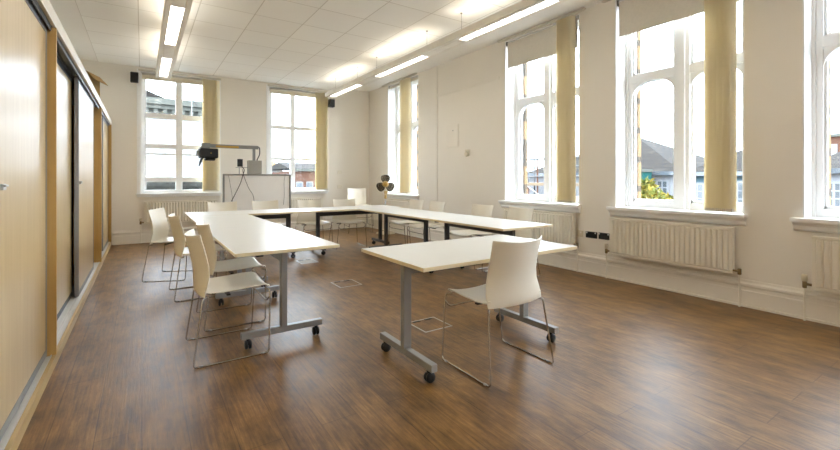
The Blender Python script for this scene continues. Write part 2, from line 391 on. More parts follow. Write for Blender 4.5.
def arched_window(n, key, label):
    y0, y1 = RW[key]
    w = structure('window_%d' % n, label, 'window', (XR, 0, 0))
    X0, X1 = 0.235, 0.33          # frame depth range, behind the wall face
    zt0, zt1 = 2.455, 2.555
    ym = (y0 + y1) / 2
    jf = 0.085
    f = MB()
    f.box(X0, X1, y0 + 0.001, y0 + jf, ZS, ZH).box(X0, X1, y1 - jf, y1 - 0.001, ZS, ZH)
    f.box(X0, X1, y0 + jf, y1 - jf, ZS, ZS + 0.075).box(X0, X1, y0 + jf, y1 - jf, ZH - 0.08, ZH - 0.001)
    f.box(X0 - 0.02, X1, ym - 0.085, ym + 0.085, ZS + 0.001, ZH - 0.002)
    f.box(X0 - 0.055, X0 - 0.019, ym - 0.045, ym + 0.045, ZS + 0.002, ZH - 0.003)
    f.box(X0 - 0.01, X1, y0 + jf, ym - 0.085, zt0, zt1).box(X0 - 0.01, X1, ym + 0.085, y1 - jf, zt0, zt1)
    f.box(X0 - 0.02, X0 + 0.0, y0 + 0.001, y0 + 0.035, ZS, ZH).box(X0 - 0.02, X0 + 0.0, y1 - 0.035, y1 - 0.001, ZS, ZH)
    for a, b in ((y0 + jf, ym - 0.085), (ym + 0.085, y1 - jf)):
        spandrel(f, b, zt0, 0.19, 1, X0 + 0.006, X1 - 0.003)
        spandrel(f, a, zt0, 0.19, -1, X0 + 0.006, X1 - 0.003)
        # slim sash bead round the light
        for (u0, u1, v0, v1) in ((a, a + 0.022, ZS + 0.075, zt0 - 0.1), (b - 0.022, b, ZS + 0.075, zt0 - 0.1), (a, a + 0.022, zt1, ZH - 0.08), (b - 0.022, b, zt1, ZH - 0.08),
                                 (a, b, ZS + 0.075, ZS + 0.10), (a, b, zt1, zt1 + 0.025)):
            f.box(X0 + 0.03, X1 - 0.02, u0, u1, v0, v1)
    f.build('window_frame', M['white'], w, bevel=0.006)
    g = MB()
    for a, b in ((y0 + jf, ym - 0.085), (ym + 0.085, y1 - jf)):
        g.box(X0 + 0.055, X0 + 0.059, a, b, ZS + 0.076, zt0); g.box(X0 + 0.055, X0 + 0.059, a, b, zt1, ZH - 0.08)
    g.build('pane', M['glass'], w)
    # white painted lining of the reveal
    r = MB()
    r.box(0.001, X0 + 0.02, y0, y0 + 0.012, ZS, ZH).box(0.001, X0 + 0.02, y1 - 0.012, y1, ZS, ZH).box(0.001, X0 + 0.02, y0 + 0.012, y1 - 0.012, ZH - 0.012, ZH)
    r.build('window_reveal', M['white'], w)
    s = MB()
    s.box(-0.085, -0.001, y0 - 0.03, y1 + 0.07, 0.866, 0.901)
    s.box(-0.002, X0 + 0.04, y0, y1, 0.866, 0.901)
    s.prism([(-0.001, 0.866), (-0.070, 0.866), (-0.058, 0.848), (-0.035, 0.836), (-0.030, 0.800), (-0.012, 0.785), (-0.001, 0.785)], 'y', y0 - 0.02, y1 + 0.06)
    s.build('window_sill', M['white'], w, bevel=0.004)
    # sandstone outer surround
    o = MB()
    o.box(0.362, 0.43, y0 - 0.2, y0 + jf + 0.012, ZS - 0.1, ZH + 0.15).box(0.362, 0.43, y1 - jf - 0.012, y1 + 0.2, ZS - 0.1, ZH + 0.15)
    o.box(0.362, 0.40, ym - 0.075, ym + 0.075, ZS - 0.1, ZH + 0.15)
    o.box(0.362, 0.60, y0 - 0.2, y1 + 0.2, ZS - 0.25, ZS - 0.10)
    o.build('stone_surround', M['stone'], w)
    return w
arched_window(1, 'a', 'tall white twin arched window with tree and pale houses outside')
arched_window(2, 'b', 'white twin arched window with scaffolding outside')
arched_window(3, 'c', 'narrow looking arched window in the far corner of the right wall')
arched_window(4, 'd', 'arched window cut off by the right edge of the photo')
arched_window(5, 'e', 'unseen arched window added behind the camera for daylight')  # out of view, added as a source of sky light
arched_window(8, 'f', 'unseen arched window added farthest behind the camera for daylight')  # extra opening out of view, added to brighten the near floor

# ------------------------------------------------------------------ back wall sash windows
def sash_window(n, key, label, left):
    x0, x1, z0, z1 = BW[key]
    w = structure('window_%d' % n, label, 'window', (0, YB, 0))
    f = MB(); A, B = 0.09, 0.18
    f.box(x0 + 0.001, x0 + 0.075, A, B, z0, z1).box(x1 - 0.075, x1 - 0.001, A, B, z0, z1)
    f.box(x0 + 0.075, x1 - 0.075, A, B, z1 - 0.07, z1 - 0.001)
    xm0, xm1 = (0.575, 0.695) if left else (2.925, 3.03)
    f.box(xm0, xm1, A, B, z0, z1 - 0.002)
    if left:
        bars = [(2.465, 2.575, 0.0), (1.865, 1.955, 0.0), (1.738, 1.772, 0.03), (1.19, 1.285, 0.0), (z0, z0 + 0.06, -0.01)]
    else:
        bars = [(2.415, 2.505, 0.0), (1.685, 1.75, 0.0), (z0, z0 + 0.07, -0.01)]
    for a, b, d in bars: f.box(x0 + 0.075, x1 - 0.075, A + d + 0.004, B - 0.004, a, b)
    f.box(x0 + 0.075, x0 + 0.10, A + 0.02, B - 0.01, z0 + 0.07, z1 - 0.07).box(x1 - 0.1, x1 - 0.075, A + 0.02, B - 0.01, z0 + 0.07, z1 - 0.07)
    f.build('window_frame', M['white'], w, bevel=0.004)
    MB().box(x0 + 0.075, x1 - 0.075, A + 0.05, A + 0.054, z0 + 0.05, z1 - 0.07).build('pane', M['glass'], w)
    c = MB()
    for u0, u1 in ((x0 - 0.055, x0 + 0.012), (x1 - 0.012, x1 + 0.03)): c.box(u0, u1, -0.016, -0.001, z0 - 0.0, z1 + 0.02)
    c.box(x0 - 0.055, x1 + 0.03, -0.014, -0.001, z1 - 0.012, z1 + 0.035)
    c.box(x0, x0 + 0.012, 0.001, A, z0, z1).box(x1 - 0.012, x1, 0.001, A, z0, z1).box(x0, x1, 0.001, A, z1 - 0.012, z1 - 0.001)
    c.build('casing', M['white'], w)
    s = MB().box(x0 - 0.07, x1 + 0.05, -0.085, -0.001, z0 - 0.035, z0).box(x0, x1, -0.002, A + 0.02, z0 - 0.035, z0 + 0.001)
    s.box(x0 - 0.05, x1 + 0.03, -0.05, -0.001, z0 - 0.075, z0 - 0.035)
    s.build('window_sill', M['white'], w, bevel=0.004)
sash_window(6, 'l', 'white sash window on the far wall behind the projector', True)
sash_window(7, 'r', 'white sash window on the far wall with brick building outside', False)

# ------------------------------------------------------------------ blinds
def vertical_blind(loc, rz, label, y_top, zb, length, stack0, stack1, depth=0.09, ang=70):
    """headrail along local x, the vanes pushed to one end between stack0 and stack1"""
    t = thing('vertical_blind', label, 'blind', loc, rz, 'straw yellow vertical blinds pulled aside')
    MB().box(0, length, -0.018, 0.018, y_top - 0.028, y_top).box(0.02, length - 0.02, -0.012, 0.012, y_top - 0.034, y_top - 0.027).build('headrail', M['rail'], t, bevel=0.003)
    n = 13
    for i in range(n):
        x = stack0 + (stack1 - stack0) * (i + 0.5) / n
        a = math.radians(ang + random.uniform(-6, 6)); h = depth / 2
        v = MB(); N = 6; P = []
        for k in range(N + 1):
            u = -h + 2 * h * k / N; bow = 0.007 * math.cos(PI * u / (2 * h))
            P.append((x + u * math.cos(a) - bow * math.sin(a), u * math.sin(a) + bow * math.cos(a)))
        q = [(px + 0.0009, py) for px, py in P][::-1]
        v.prism(P + q, 'z', zb + 0.012, y_top - 0.05, smooth=False)
        v.build('vane', M['vane'], t)
    b = MB()
    for i in range(n):
        x = stack0 + (stack1 - stack0) * (i + 0.5) / n
        b.box(x - 0.007, x + 0.007, -0.04, 0.04, zb, zb + 0.030)
    b.tube([(stack0, -0.042, zb + 0.012), (stack1, -0.042, zb + 0.012)], 0.002, 5)
    b.build('bottom_weight', M['roller'], t)
    MB().tube([(stack0 - 0.004, -0.03, y_top - 0.04), (stack0 - 0.004, -0.032, zb + 0.2)], 0.0025, 5).build('pull_cord', M['cream'], t)
    return t
# local x runs towards +Y for the right wall (rotated 90 degrees)
Q = PI / 2
vertical_blind((4.865, 1.50, 0), Q, 'yellow vertical blind bunched at the side of the window above the nearest full radiator', 3.515, 0.925, 1.62, 0.20, 0.44)
vertical_blind((4.865, 3.36, 0), Q, 'yellow vertical blind bunched at the window with scaffolding outside', 3.515, 0.925, 1.62, 0.18, 0.42)
vertical_blind((4.865, 7.42, 0), Q, 'yellow vertical blind hanging in the narrow looking window behind the fan', 3.515, 0.925, 1.52, 0.30, 0.62)
vertical_blind((-0.06, YB - 0.065, 0), 0, 'yellow vertical blind bunched at the sash window behind the projector', 3.385, 0.985, 1.46, 1.125, 1.41, 0.09, 40)
vertical_blind((2.36, YB - 0.065, 0), 0, 'yellow vertical blind bunched at the sash window looking onto bricks', 3.385, 0.985, 1.45, 1.12, 1.42, 0.09, 40)

def roller_blind(key, label, drop):
    y0, y1 = RW[key]
    t = thing('roller_blind', label, 'blind', (XR + 0.055, 0, 0), 0, 'beige roller blinds')
    zc = 3.462
    MB().lathe([(0.001, y0 + 0.03), (0.026, y0 + 0.03), (0.026, y1 - 0.03), (0.001, y1 - 0.03)], (0, 0, zc), 'y', 16).build('roller_tube', M['white'], t)
    c = MB().box(-0.028, -0.026, y0 + 0.05, y1 - 0.035, zc - drop, zc)
    c.box(-0.032, -0.022, y0 + 0.05, y1 - 0.035, zc - drop - 0.012, zc - drop)
    c.build('blind_cloth', M['roller'], t)
    for y in (y0 + 0.013, y1 - 0.030): MB().box(-0.04, 0.03, y, y + 0.016, zc - 0.04, zc + 0.04).build('bracket', M['grey'], t)
roller_blind('a', 'beige roller blind half down above the tree and pale houses', 0.425)
roller_blind('b', 'beige roller blind half down at the window with scaffolding', 0.395)
roller_blind('c', 'beige roller blind rolled up in the corner window behind the fan', 0.04)
def rolled(x0, x1, label):
    t = thing('roller_blind', label, 'blind', (0, YB + 0.045, 0), 0, 'beige roller blinds')
    MB().lathe([(0.001, x0), (0.035, x0), (0.035, x1), (0.001, x1)], (0, 0, 3.305), 'x', 16).build('roller_tube', M['roller'], t)
    MB().box(x0, x1, -0.034, -0.030, 3.225, 3.30).box(x0, x1, -0.038, -0.026, 3.213, 3.226).build('blind_cloth', M['cream'], t)
rolled(0.0, 1.34, 'rolled up blind at the top of the sash window behind the projector')
rolled(2.43, 3.73, 'rolled up blind at the top of the sash window looking onto bricks')

# ------------------------------------------------------------------ radiators
def radiator(loc, rz, w, z0, z1, label, valve_left=True, valve_right=True, group=None):
    """local x along the wall, front faces local -y; wall at y=0"""
    t = thing('radiator', label, 'radiator', loc, rz, group or 'cream panel radiators')
    h = w / 2; yf = -0.115
    p = MB().box(-h, h, yf + 0.019, yf + 0.026, z0, z1).box(-h, h, -0.05, -0.04, z0, z1)
    n = max(6, int(round(w / 0.052))); st = (w - 0.05) / n
    for i in range(n):
        x = -h + 0.025 + st * (i + 0.5); a, b = st * 0.44, st * 0.26
        zz0, zz1 = z0 + 0.035, z1 - 0.035
        vs = [(x - a, yf + 0.020, zz0 - 0.008), (x + a, yf + 0.020, zz0 - 0.008), (x + a, yf + 0.020, zz1 + 0.008), (x - a, yf + 0.020, zz1 + 0.008),
              (x - b, yf, zz0), (x + b, yf, zz0), (x + b, yf, zz1), (x - b, yf, zz1)]
        p.add(vs, [(4, 5, 6, 7), (0, 1, 5, 4), (1, 2, 6, 5), (2, 3, 7, 6), (3, 0, 4, 7)])
    p.box(-h, h, yf + 0.008, yf + 0.014, z0, z0 + 0.02).box(-h, h, yf + 0.008, yf + 0.014, z1 - 0.02, z1)
    p.build('panel', M['rad'], t, bevel=0.003)
    g = MB().box(-h, -h + 0.008, yf + 0.022, -0.05, z0 + 0.02, z1 - 0.005).box(h - 0.008, h, yf + 0.022, -0.05, z0 + 0.02, z1 - 0.005)
    for k in range(int(w / 0.02)): g.box(-h + 0.01 + k * 0.02, -h + 0.022 + k * 0.02, yf + 0.022, -0.05, z1 - 0.012, z1 - 0.002)
    g.build('casing', M['rad'], t)
    for x in (-h * 0.7, h * 0.7): MB().box(x - 0.02, x + 0.02, -0.04, -0.003, z0 + 0.06, z1 - 0.06).build('wall_mount', M['rad'], t)
    for sx, on in ((-1, valve_left), (1, valve_right)):
        if not on: continue
        x = sx * (h + 0.052)
        v = MB().lathe([(0.012, z0 + 0.0), (0.017, z0 + 0.005), (0.017, z0 + 0.055), (0.011, z0 + 0.06)], (x, -0.078, 0), 'z', 12)
        v.tube([(x, -0.078, z0 + 0.035), (sx * (h - 0.004), -0.078, z0 + 0.035)], 0.012, 8)
        vo = v.build('valve', M['brass'], t)
        if sx < 0:
            MB().lathe([(0.012, z0 + 0.06), (0.022, z0 + 0.065), (0.022, z0 + 0.11), (0.018, z0 + 0.12)], (x, -0.078, 0), 'z', 14).build('valve_knob', M['cream'], vo)
        MB().tube([(x, -0.078, z0 + 0.002), (x, -0.078, 0.002)], 0.0085, 8).build('pipe', M['rad'], t)
    return t
radiator((XR - 0.004, 2.355, 0), -Q, 1.30, 0.315, 0.770, 'long cream radiator under the window with the tree outside')
radiator((XR - 0.004, 4.19, 0), -Q, 1.32, 0.330, 0.785, 'cream radiator under the window with scaffolding outside')
radiator((XR - 0.004, 0.46, 0), -Q, 1.32, 0.29, 0.755, 'cream radiator cut off by the right edge of the photo')
radiator((XR - 0.004, 8.20, 0), -Q, 1.05, 0.33, 0.785, 'cream radiator behind the fan in the far corner')
radiator((0.68, YB - 0.004, 0), 0, 1.30, 0.37, 0.815, 'cream radiator under the sash window behind the side chairs')
radiator((3.08, YB - 0.004, 0), 0, 1.15, 0.37, 0.815, 'cream radiator on the far wall between the whiteboard and chairs')

# ------------------------------------------------------------------ small wall fittings
def wall_plate(name, label, cat, y, z, w, h, m, holes=None, d=0.012, group=None):
    t = thing(name, label, cat, (XR - 0.001, y, z), 0, group)
    MB().box(-d, -0.001, -w / 2, w / 2, -h / 2, h / 2).build('mount_plate', m, t, bevel=0.003)
    if holes: holes(t, d)
    return t
def double_socket(t, d):
    for s in (-1, 1):
        MB().box(-d - 0.004, -d, s * 0.042 - 0.030, s * 0.042 + 0.030, -0.030, 0.026).build('socket_face', M['black'], t, bevel=0.002)
        MB().box(-d - 0.007, -d, s * 0.062 - 0.007, s * 0.062 + 0.007, 0.018, 0.036).build('rocker_switch', M['white'], t)
def single_socket(t, d):
    MB().box(-d - 0.004, -d, -0.028, 0.028, -0.028, 0.028).build('socket_face', M['cream'], t, bevel=0.002)
    MB().box(-d - 0.007, -d, -0.016, -0.006, 0.008, 0.024).build('rocker_switch', M['white'], t)
wall_plate('wall_socket', 'small cream wall socket left of the two black sockets', 'socket', 3.482, 0.513, 0.088, 0.085, M['cream'], single_socket)
wall_plate('wall_socket', 'black double socket beside the cream one', 'socket', 3.316, 0.513, 0.165, 0.084, M['black'], double_socket, group='black double sockets')
wall_plate('wall_socket', 'black double socket next to the valve of the long radiator', 'socket', 3.135, 0.515, 0.15, 0.084, M['black'], double_socket, group='black double sockets')
def hatch(t, d):
    MB().box(-d - 0.008, -d, -0.17, 0.17, -0.20, 0.20).build('hatch_door', M['wall'], t, bevel=0.003)
    MB().lathe([(0.001, -d - 0.013), (0.010, -d - 0.013), (0.010, -d - 0.007), (0.001, -d - 0.007)], (0, -0.03, 0.1), 'x', 12).build('lock', M['grey'], t)
wall_plate('access_hatch', 'square cream access panel on the right wall above the chairs', 'panel', 6.27, 2.07, 0.37, 0.43, M['wall'], hatch)
def therm(t, d):
    MB().lathe([(0.03, -d - 0.028), (0.045, -d - 0.02), (0.048, -d)], (0, 0, -0.02), 'x', 16).build('sensor_dome', M['cream'], t)
wall_plate('room_sensor', 'small beige sensor below and right of the access panel', 'sensor', 5.84, 1.725, 0.11, 0.12, M['cream'], therm, 0.02)
# plates on the far wall near the corner
for z, s in ((1.42, 'upper'), (1.06, 'lower')):
    t = thing('blank_plate', '%s cream blank plate on the far wall above the stacked chairs' % s, 'plate', (4.12, YB - 0.001, z), 0)
    MB().box(-0.06, 0.06, -0.012, -0.001, -0.045, 0.045).build('mount_plate', M['rad'], t, bevel=0.004)
    MB().lathe([(0.001, -0.014), (0.006, -0.014), (0.006, -0.011), (0.001, -0.011)], (0.045, 0, 0), 'y', 8).build('screw', M['alu'], t)
def speaker(x, z, label):
    t = thing('wall_speaker', label, 'speaker', (x, YB - 0.002, z), 0, 'small black speakers on the far wall')
    MB().box(-0.065, 0.065, -0.19, -0.06, -0.095, 0.095).build('cabinet', M['black'], t, bevel=0.012)
    MB().box(-0.055, 0.055, -0.197, -0.189, -0.085, 0.085).build('grille', M['black'], t, bevel=0.003)
    MB().box(-0.02, 0.02, -0.061, -0.001, -0.03, 0.03).build('wall_mount', M['grey'], t)
speaker(-0.12, 3.195, 'black wall speaker left of the projector window')
speaker(3.855, 3.10, 'black wall speaker under the end of the right pendant light')

# ------------------------------------------------------------------ pendant lights
def pendant(x, label):
    t = thing('pendant_light', label, 'light', (x, 0, 0), 0, 'long suspended fluorescent lights')
    z0, z1 = 3.07, 3.16; ya, yb = -1.95, 8.88; w = 0.118
    h = MB()
    h.box(-w, -0.062, ya, yb, z0, z1).box(0.062, w, ya, yb, z0, z1)
    segs = [(7.35, 8.72), (5.10, 6.60), (2.76, 4.24), (0.42, 1.90), (-1.90, -0.45)]
    cur = yb
    for a, b in segs:
        h.box(-0.062, 0.062, b, cur, z0, z1); cur = a
    h.box(-0.062, 0.062, ya, cur, z0, z1)
    h.build('housing', M['light'], t, bevel=0.006)
    for a, b in segs:
        lo = MB().box(-0.060, 0.060, a + 0.004, b - 0.004, z0 + 0.018, z0 + 0.022)
        lo.build('louver', M['louver'], t)
        cells = MB(); k = int((b - a) / 0.055)
        for i in range(1, k):
            y = a + (b - a) * i / k; cells.box(-0.060, 0.060, y - 0.0012, y + 0.0012, z0 + 0.004, z0 + 0.017)
        cells.box(-0.0012, 0.0012, a + 0.004, b - 0.004, z0 + 0.004, z0 + 0.017)
        cells.build('louver_blade', M['white'], t)
        MB().box(-0.055, 0.055, a + 0.05, b - 0.05, z1 - 0.03, z1 - 0.01).build('uplight_tube', M['uplight'], t)
    for y in (8.55, 7.44, 6.64, 5.06, 4.26, 2.72, 1.92, 0.40):
        ws = MB().tube([(0, y, z1 - 0.005), (0, y, ZT - 0.001)], 0.0025, 6).lathe([(0.012, ZT - 0.016), (0.016, ZT - 0.002)], (0, y, 0), 'z', 10).lathe([(0.006, z1), (0.006, z1 + 0.035)], (0, y, 0), 'z', 8)
        ws.build('hanging_wire', M['wire'], t)
pendant(0.317, 'long pendant light strip hanging on the left above the side chairs')
pendant(3.50, 'long pendant light strip hanging on the right beside the arched windows')

# ------------------------------------------------------------------ storage cupboards
XC = -0.48
def cupboard(y0, y1, label, doors, first=False):
    t = thing('storage_cupboard', label, 'cupboard', (0, 0, 0), 0, 'built-in maple cupboards along the left wall')
    xb = XL + 0.01; zt = 2.36
    MB().box(XC - 0.020, XC, y0, y1, 0.001, 0.070).box(xb, XC - 0.020, y0, y1, 0.001, 0.060).build('plinth', M['plinth'], t)
    MB().box(xb, XC - 0.02, y0 + 0.001, y1 - 0.001, zt - 0.02, zt).box(XC - 0.02, XC, y0 + 0.001, y1 - 0.001, 2.268, zt).build('top_board', M['fascia'], t)
    MB().box(xb, XC, y1 - 0.03, y1 - 0.001, 0.07, 2.267).build('end_panel', M['maple'], t)
    if first: MB().box(xb, XC, y0 + 0.001, y0 + 0.03, 0.07, 2.267).build('end_panel', M['maple'], t)
    MB().box(xb, xb + 0.015, y0 + 0.03, y1 - 0.03, 0.07, 2.26).build('back_board', M['door'], t)
    b = MB().box(-0.640, XC - 0.021, y0 + 0.031, y1 - 0.031, 0.0605, 0.066)
    for x in (-0.505, -0.535, -0.552, -0.590, -0.607): b.box(x - 0.003, x + 0.003, y0 + 0.031, y1 - 0.031, 0.066, 0.074)
    b.build('bottom_track', M['track'], t)
    u = MB().box(-0.640, -0.502, y0 + 0.031, y1 - 0.031, 2.272, 2.339)
    for x in (-0.508, -0.570, -0.636): u.box(x - 0.003, x + 0.003, y0 + 0.031, y1 - 0.031, 2.24, 2.273)
    u.build('top_track', M['darkalu'], t)
    for a, bb, layer, hand in doors:
        xf = -0.530 if layer == 0 else -0.588
        d = MB().box(xf - 0.028, xf, a + 0.02, bb - 0.02, 0.115, 2.222).build('door', M['door'], t)
        e = MB().box(xf - 0.032, xf + 0.004, a, a + 0.022, 0.076, 2.268).box(xf - 0.032, xf + 0.004, bb - 0.022, bb, 0.076, 2.268)
        e.box(xf - 0.032, xf + 0.003, a + 0.022, bb - 0.022, 0.076, 0.120).box(xf - 0.032, xf + 0.003, a + 0.022, bb - 0.022, 2.219, 2.268)
        e.build('door_edge', M['midalu'] if layer == 0 else M['darkalu'], d)
        if hand is not None:
            hm = MB().box(xf + 0.004, xf + 0.022, hand - 0.025, hand + 0.025, 1.20, 1.228)
            hm.box(xf + 0.010, xf + 0.030, hand - 0.025, hand + 0.025, 1.215, 1.225)
            hm.build('handle', M['alu'], d, bevel=0.003)
cupboard(YF + 0.02, 3.72, 'nearest maple sliding door cupboard at the left edge of the photo',
         [(2.52, 3.685, 0, 2.575), (1.45, 2.60, 1, None), (0.2, 1.52, 0, None), (-1.05, 0.28, 1, None), (-2.2, -0.98, 0, None)], True)
cupboard(3.72, 7.48, 'middle maple sliding door cupboard with a dark gap between doors', [(3.735, 5.45, 1, None), (5.36, 6.90, 0, 5.41), (6.78, 7.44, 1, None)])
cupboard(7.48, 9.775, 'farthest maple sliding door cupboard beside the far wall', [(7.495, 8.6, 1, 8.53), (8.5, 9.73, 0, None)])

# cardboard box on the cupboards
t = thing('cardboard_box', 'open brown cardboard box on top of the cupboards', 'box', (-0.722, 7.34, 2.362), math.radians(-17.5))
x0, x1, y0, y1, h = -0.17, 0.17, -0.2, 0.2, 0.335
MB().box(x0, x1, y0, y1, 0, 0.006).box(x0, x0 + 0.006, y0, y1, 0.006, h).box(x1 - 0.006, x1, y0, y1, 0.006, h).box(x0 + 0.006, x1 - 0.006, y0, y0 + 0.006, 0.006, h).box(x0 + 0.006, x1 - 0.006, y1 - 0.006, y1, 0.006, h).build('carton', M['card'], t)
for (a, rot, nm) in (((x1, 0, h), Matrix.Rotation(math.radians(48), 4, 'Y'), 'x'), ((x0, 0, h), Matrix.Rotation(math.radians(-200), 4, 'Y'), 'x'), ((0, y0, h), Matrix.Rotation(math.radians(14), 4, 'X'), 'y')):
    mt = Matrix.Translation(a) @ rot
    f = MB()
    if nm == 'x': f.box(0.001, 0.15, y0, y1, -0.003, 0.003, mt=mt)
    else: f.box(x0, x1, -0.15, -0.001, -0.003, 0.003, mt=mt)
    f.build('flap', M['card'], t)

# ------------------------------------------------------------------ tables
TT = 0.74
def caster(mb_parent, x, y, m):
    c = MB()
    for s in (-1, 1): c.lathe([(0.006, s * 0.006 + y), (0.030, s * 0.006 + y), (0.033, s * 0.012 + y), (0.030, s * 0.021 + y), (0.010, s * 0.024 + y)], (x, 0, 0.0335), 'y', 18)
    c.box(x - 0.020, x + 0.016, y - 0.012, y + 0.012, 0.036, 0.062).lathe([(0.012, 0.058), (0.012, 0.078)], (x - 0.006, y, 0), 'z', 10)
    c.build('caster', M['black'], mb_parent)
def table(loc, rz, L, W, mt, label, inset, group):
    t = thing('folding_table', label, 'table', loc, rz, group)
    tp = MB().box(-L / 2, L / 2, -W / 2, W / 2, TT - 0.025, TT)
    tpo = tp.build('tabletop', [M['top'], M['edge']], t, bevel=0.003)
    for p in tpo.data.polygons:
        if abs(p.normal.z) < 0.5: p.material_index = 1
    ends = inset if isinstance(inset, tuple) else (inset, inset)
    xs = (-L / 2 + ends[0], L / 2 - ends[1])
    for x in xs:
        lg = MB().box(x - 0.030, x + 0.030, -0.0225, 0.0225, 0.12, TT - 0.05)
        lg.box(x - 0.0225, x + 0.0225, -W * 0.405, W * 0.405, 0.078, 0.125)
        lg.box(x - 0.035, x + 0.035, -0.14, 0.14, TT - 0.05, TT - 0.026)
        lo = lg.build('leg', mt, t, bevel=0.004)
        for y in (-W * 0.34, W * 0.34): caster(lo, x, y, mt)
    MB().box(xs[0] + 0.031, xs[1] - 0.031, -0.017, 0.017, TT - 0.125, TT - 0.060).build('beam', mt, t, bevel=0.003)
    k = MB()
    for x in xs: k.box(x - 0.02 if x > 0 else x - 0.01, x + 0.01 if x > 0 else x + 0.02, 0.15, 0.20, TT - 0.07, TT - 0.026)
    k.build('latch', M['black'], t)
    return t
GT = 'folding tables set in a horseshoe'
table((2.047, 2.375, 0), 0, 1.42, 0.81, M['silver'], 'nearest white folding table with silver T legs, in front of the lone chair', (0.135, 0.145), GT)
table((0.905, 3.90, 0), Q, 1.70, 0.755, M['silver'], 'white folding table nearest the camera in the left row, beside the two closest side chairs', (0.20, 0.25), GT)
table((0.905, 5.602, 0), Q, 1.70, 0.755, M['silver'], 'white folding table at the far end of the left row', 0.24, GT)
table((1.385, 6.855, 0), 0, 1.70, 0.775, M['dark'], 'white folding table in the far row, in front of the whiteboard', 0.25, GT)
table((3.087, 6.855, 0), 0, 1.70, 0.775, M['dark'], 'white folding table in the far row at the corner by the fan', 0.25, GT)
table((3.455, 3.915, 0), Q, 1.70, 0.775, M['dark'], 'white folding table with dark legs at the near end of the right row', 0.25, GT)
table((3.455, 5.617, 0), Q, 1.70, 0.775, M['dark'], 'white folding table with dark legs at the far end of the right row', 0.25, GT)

# ------------------------------------------------------------------ chairs
def shell_sheet(rows, name, parent, n=10, th=0.007):
    """rows of (centre y, centre z, half width, lift y, lift z): a curved sheet with thickness"""
    vs, fs = [], []; k = 2 * n + 1
    for (y, z, hw, ly, lz) in rows:
        for i in range(k):
            u = -1 + 2 * i / (k - 1)
            w = abs(u) ** 2.2
            vs.append((hw * u, y + ly * w, z + lz * w))
    for j in range(len(rows) - 1):
        for i in range(k - 1): fs.append((j * k + i, j * k + i + 1, (j + 1) * k + i + 1, (j + 1) * k + i))
    o = MB().add(vs, fs, True).build(name, M['shell'], parent)
    s = o.modifiers.new('thickness', 'SOLIDIFY'); s.thickness = th; s.offset = 0
    b = o.modifiers.new('round', 'BEVEL'); b.width = 0.002; b.segments = 2; b.limit_method = 'ANGLE'; b.angle_limit = math.radians(50)
    return o
def make_chair(loc, rz, label):
    """local +y is where the sitter faces"""
    t = thing('sled_chair', label, 'chair', loc, rz, 'ivory sled base chairs')
    seat = [(0.268, 0.440, 0.190, -0.005, 0.014), (0.262, 0.448, 0.225, -0.010, 0.027), (0.235, 0.453, 0.240, -0.012, 0.033), (0.16, 0.452, 0.246, -0.008, 0.033), (0.05, 0.450, 0.248, 0, 0.026),
            (-0.06, 0.446, 0.248, 0.0, 0.025), (-0.14, 0.447, 0.246, 0.004, 0.027), (-0.180, 0.453, 0.244, 0.012, 0.030), (-0.196, 0.466, 0.240, 0.022, 0.030)]
    shell_sheet(seat, 'seat', t)
    back = [(-0.204, 0.444, 0.242, 0.030, 0.004), (-0.212, 0.470, 0.246, 0.044, 0.006), (-0.216, 0.52, 0.243, 0.062, 0.004), (-0.217, 0.58, 0.233, 0.076, 0), (-0.225, 0.65, 0.223, 0.080, 0),
            (-0.241, 0.73, 0.219, 0.079, 0.004), (-0.260, 0.81, 0.223, 0.075, 0.010), (-0.269, 0.845, 0.226, 0.074, 0.016), (-0.272, 0.855, 0.222, 0.074, 0.018)]
    shell_sheet(back, 'backrest', t)
    R = 0.0055
    for s in (-1, 1):
        x = s * 0.248; xb = s * 0.288
        pts = [(x - s * 0.03, -0.155, 0.440), (x, -0.185, 0.442), (xb, -0.245, R), (xb, 0.236, R), (x, 0.252, 0.446), (x - s * 0.04, 0.225, 0.449)]
        MB().tube(fillet(pts, 0.028), R, 8).build('sled_leg', M['chrome'], t)
        for y in (-0.20, 0.19): MB().lathe([(0.007, -0.012), (0.0075, 0), (0.007, 0.012)], (xb, y, 0.0075), 'y', 8).build('glide', M['wire'], t)
    MB().tube(fillet([(-0.253, 0.249, 0.40), (-0.225, 0.235, 0.362), (0.225, 0.235, 0.362), (0.253, 0.249, 0.40)], 0.03), R * 0.9, 8).build('crossbar', M['chrome'], t)
    u = MB().tube([(-0.248, 0.05, 0.448), (0.248, 0.05, 0.448)], 0.005, 6) if False else MB().box(-0.20, 0.20, -0.03, -0.005, 0.430, 0.441)
    u.build('seat_brace', M['black'], t)
    return t
first = make_chair((2.015, 2.075, 0), 0, 'ivory sled chair seen from behind, alone in front of the nearest table')
GS, GB, GR = 'chairs along the left row', 'chairs along the far row', 'chairs along the right row'
first['group'] = 'chair at the nearest table'
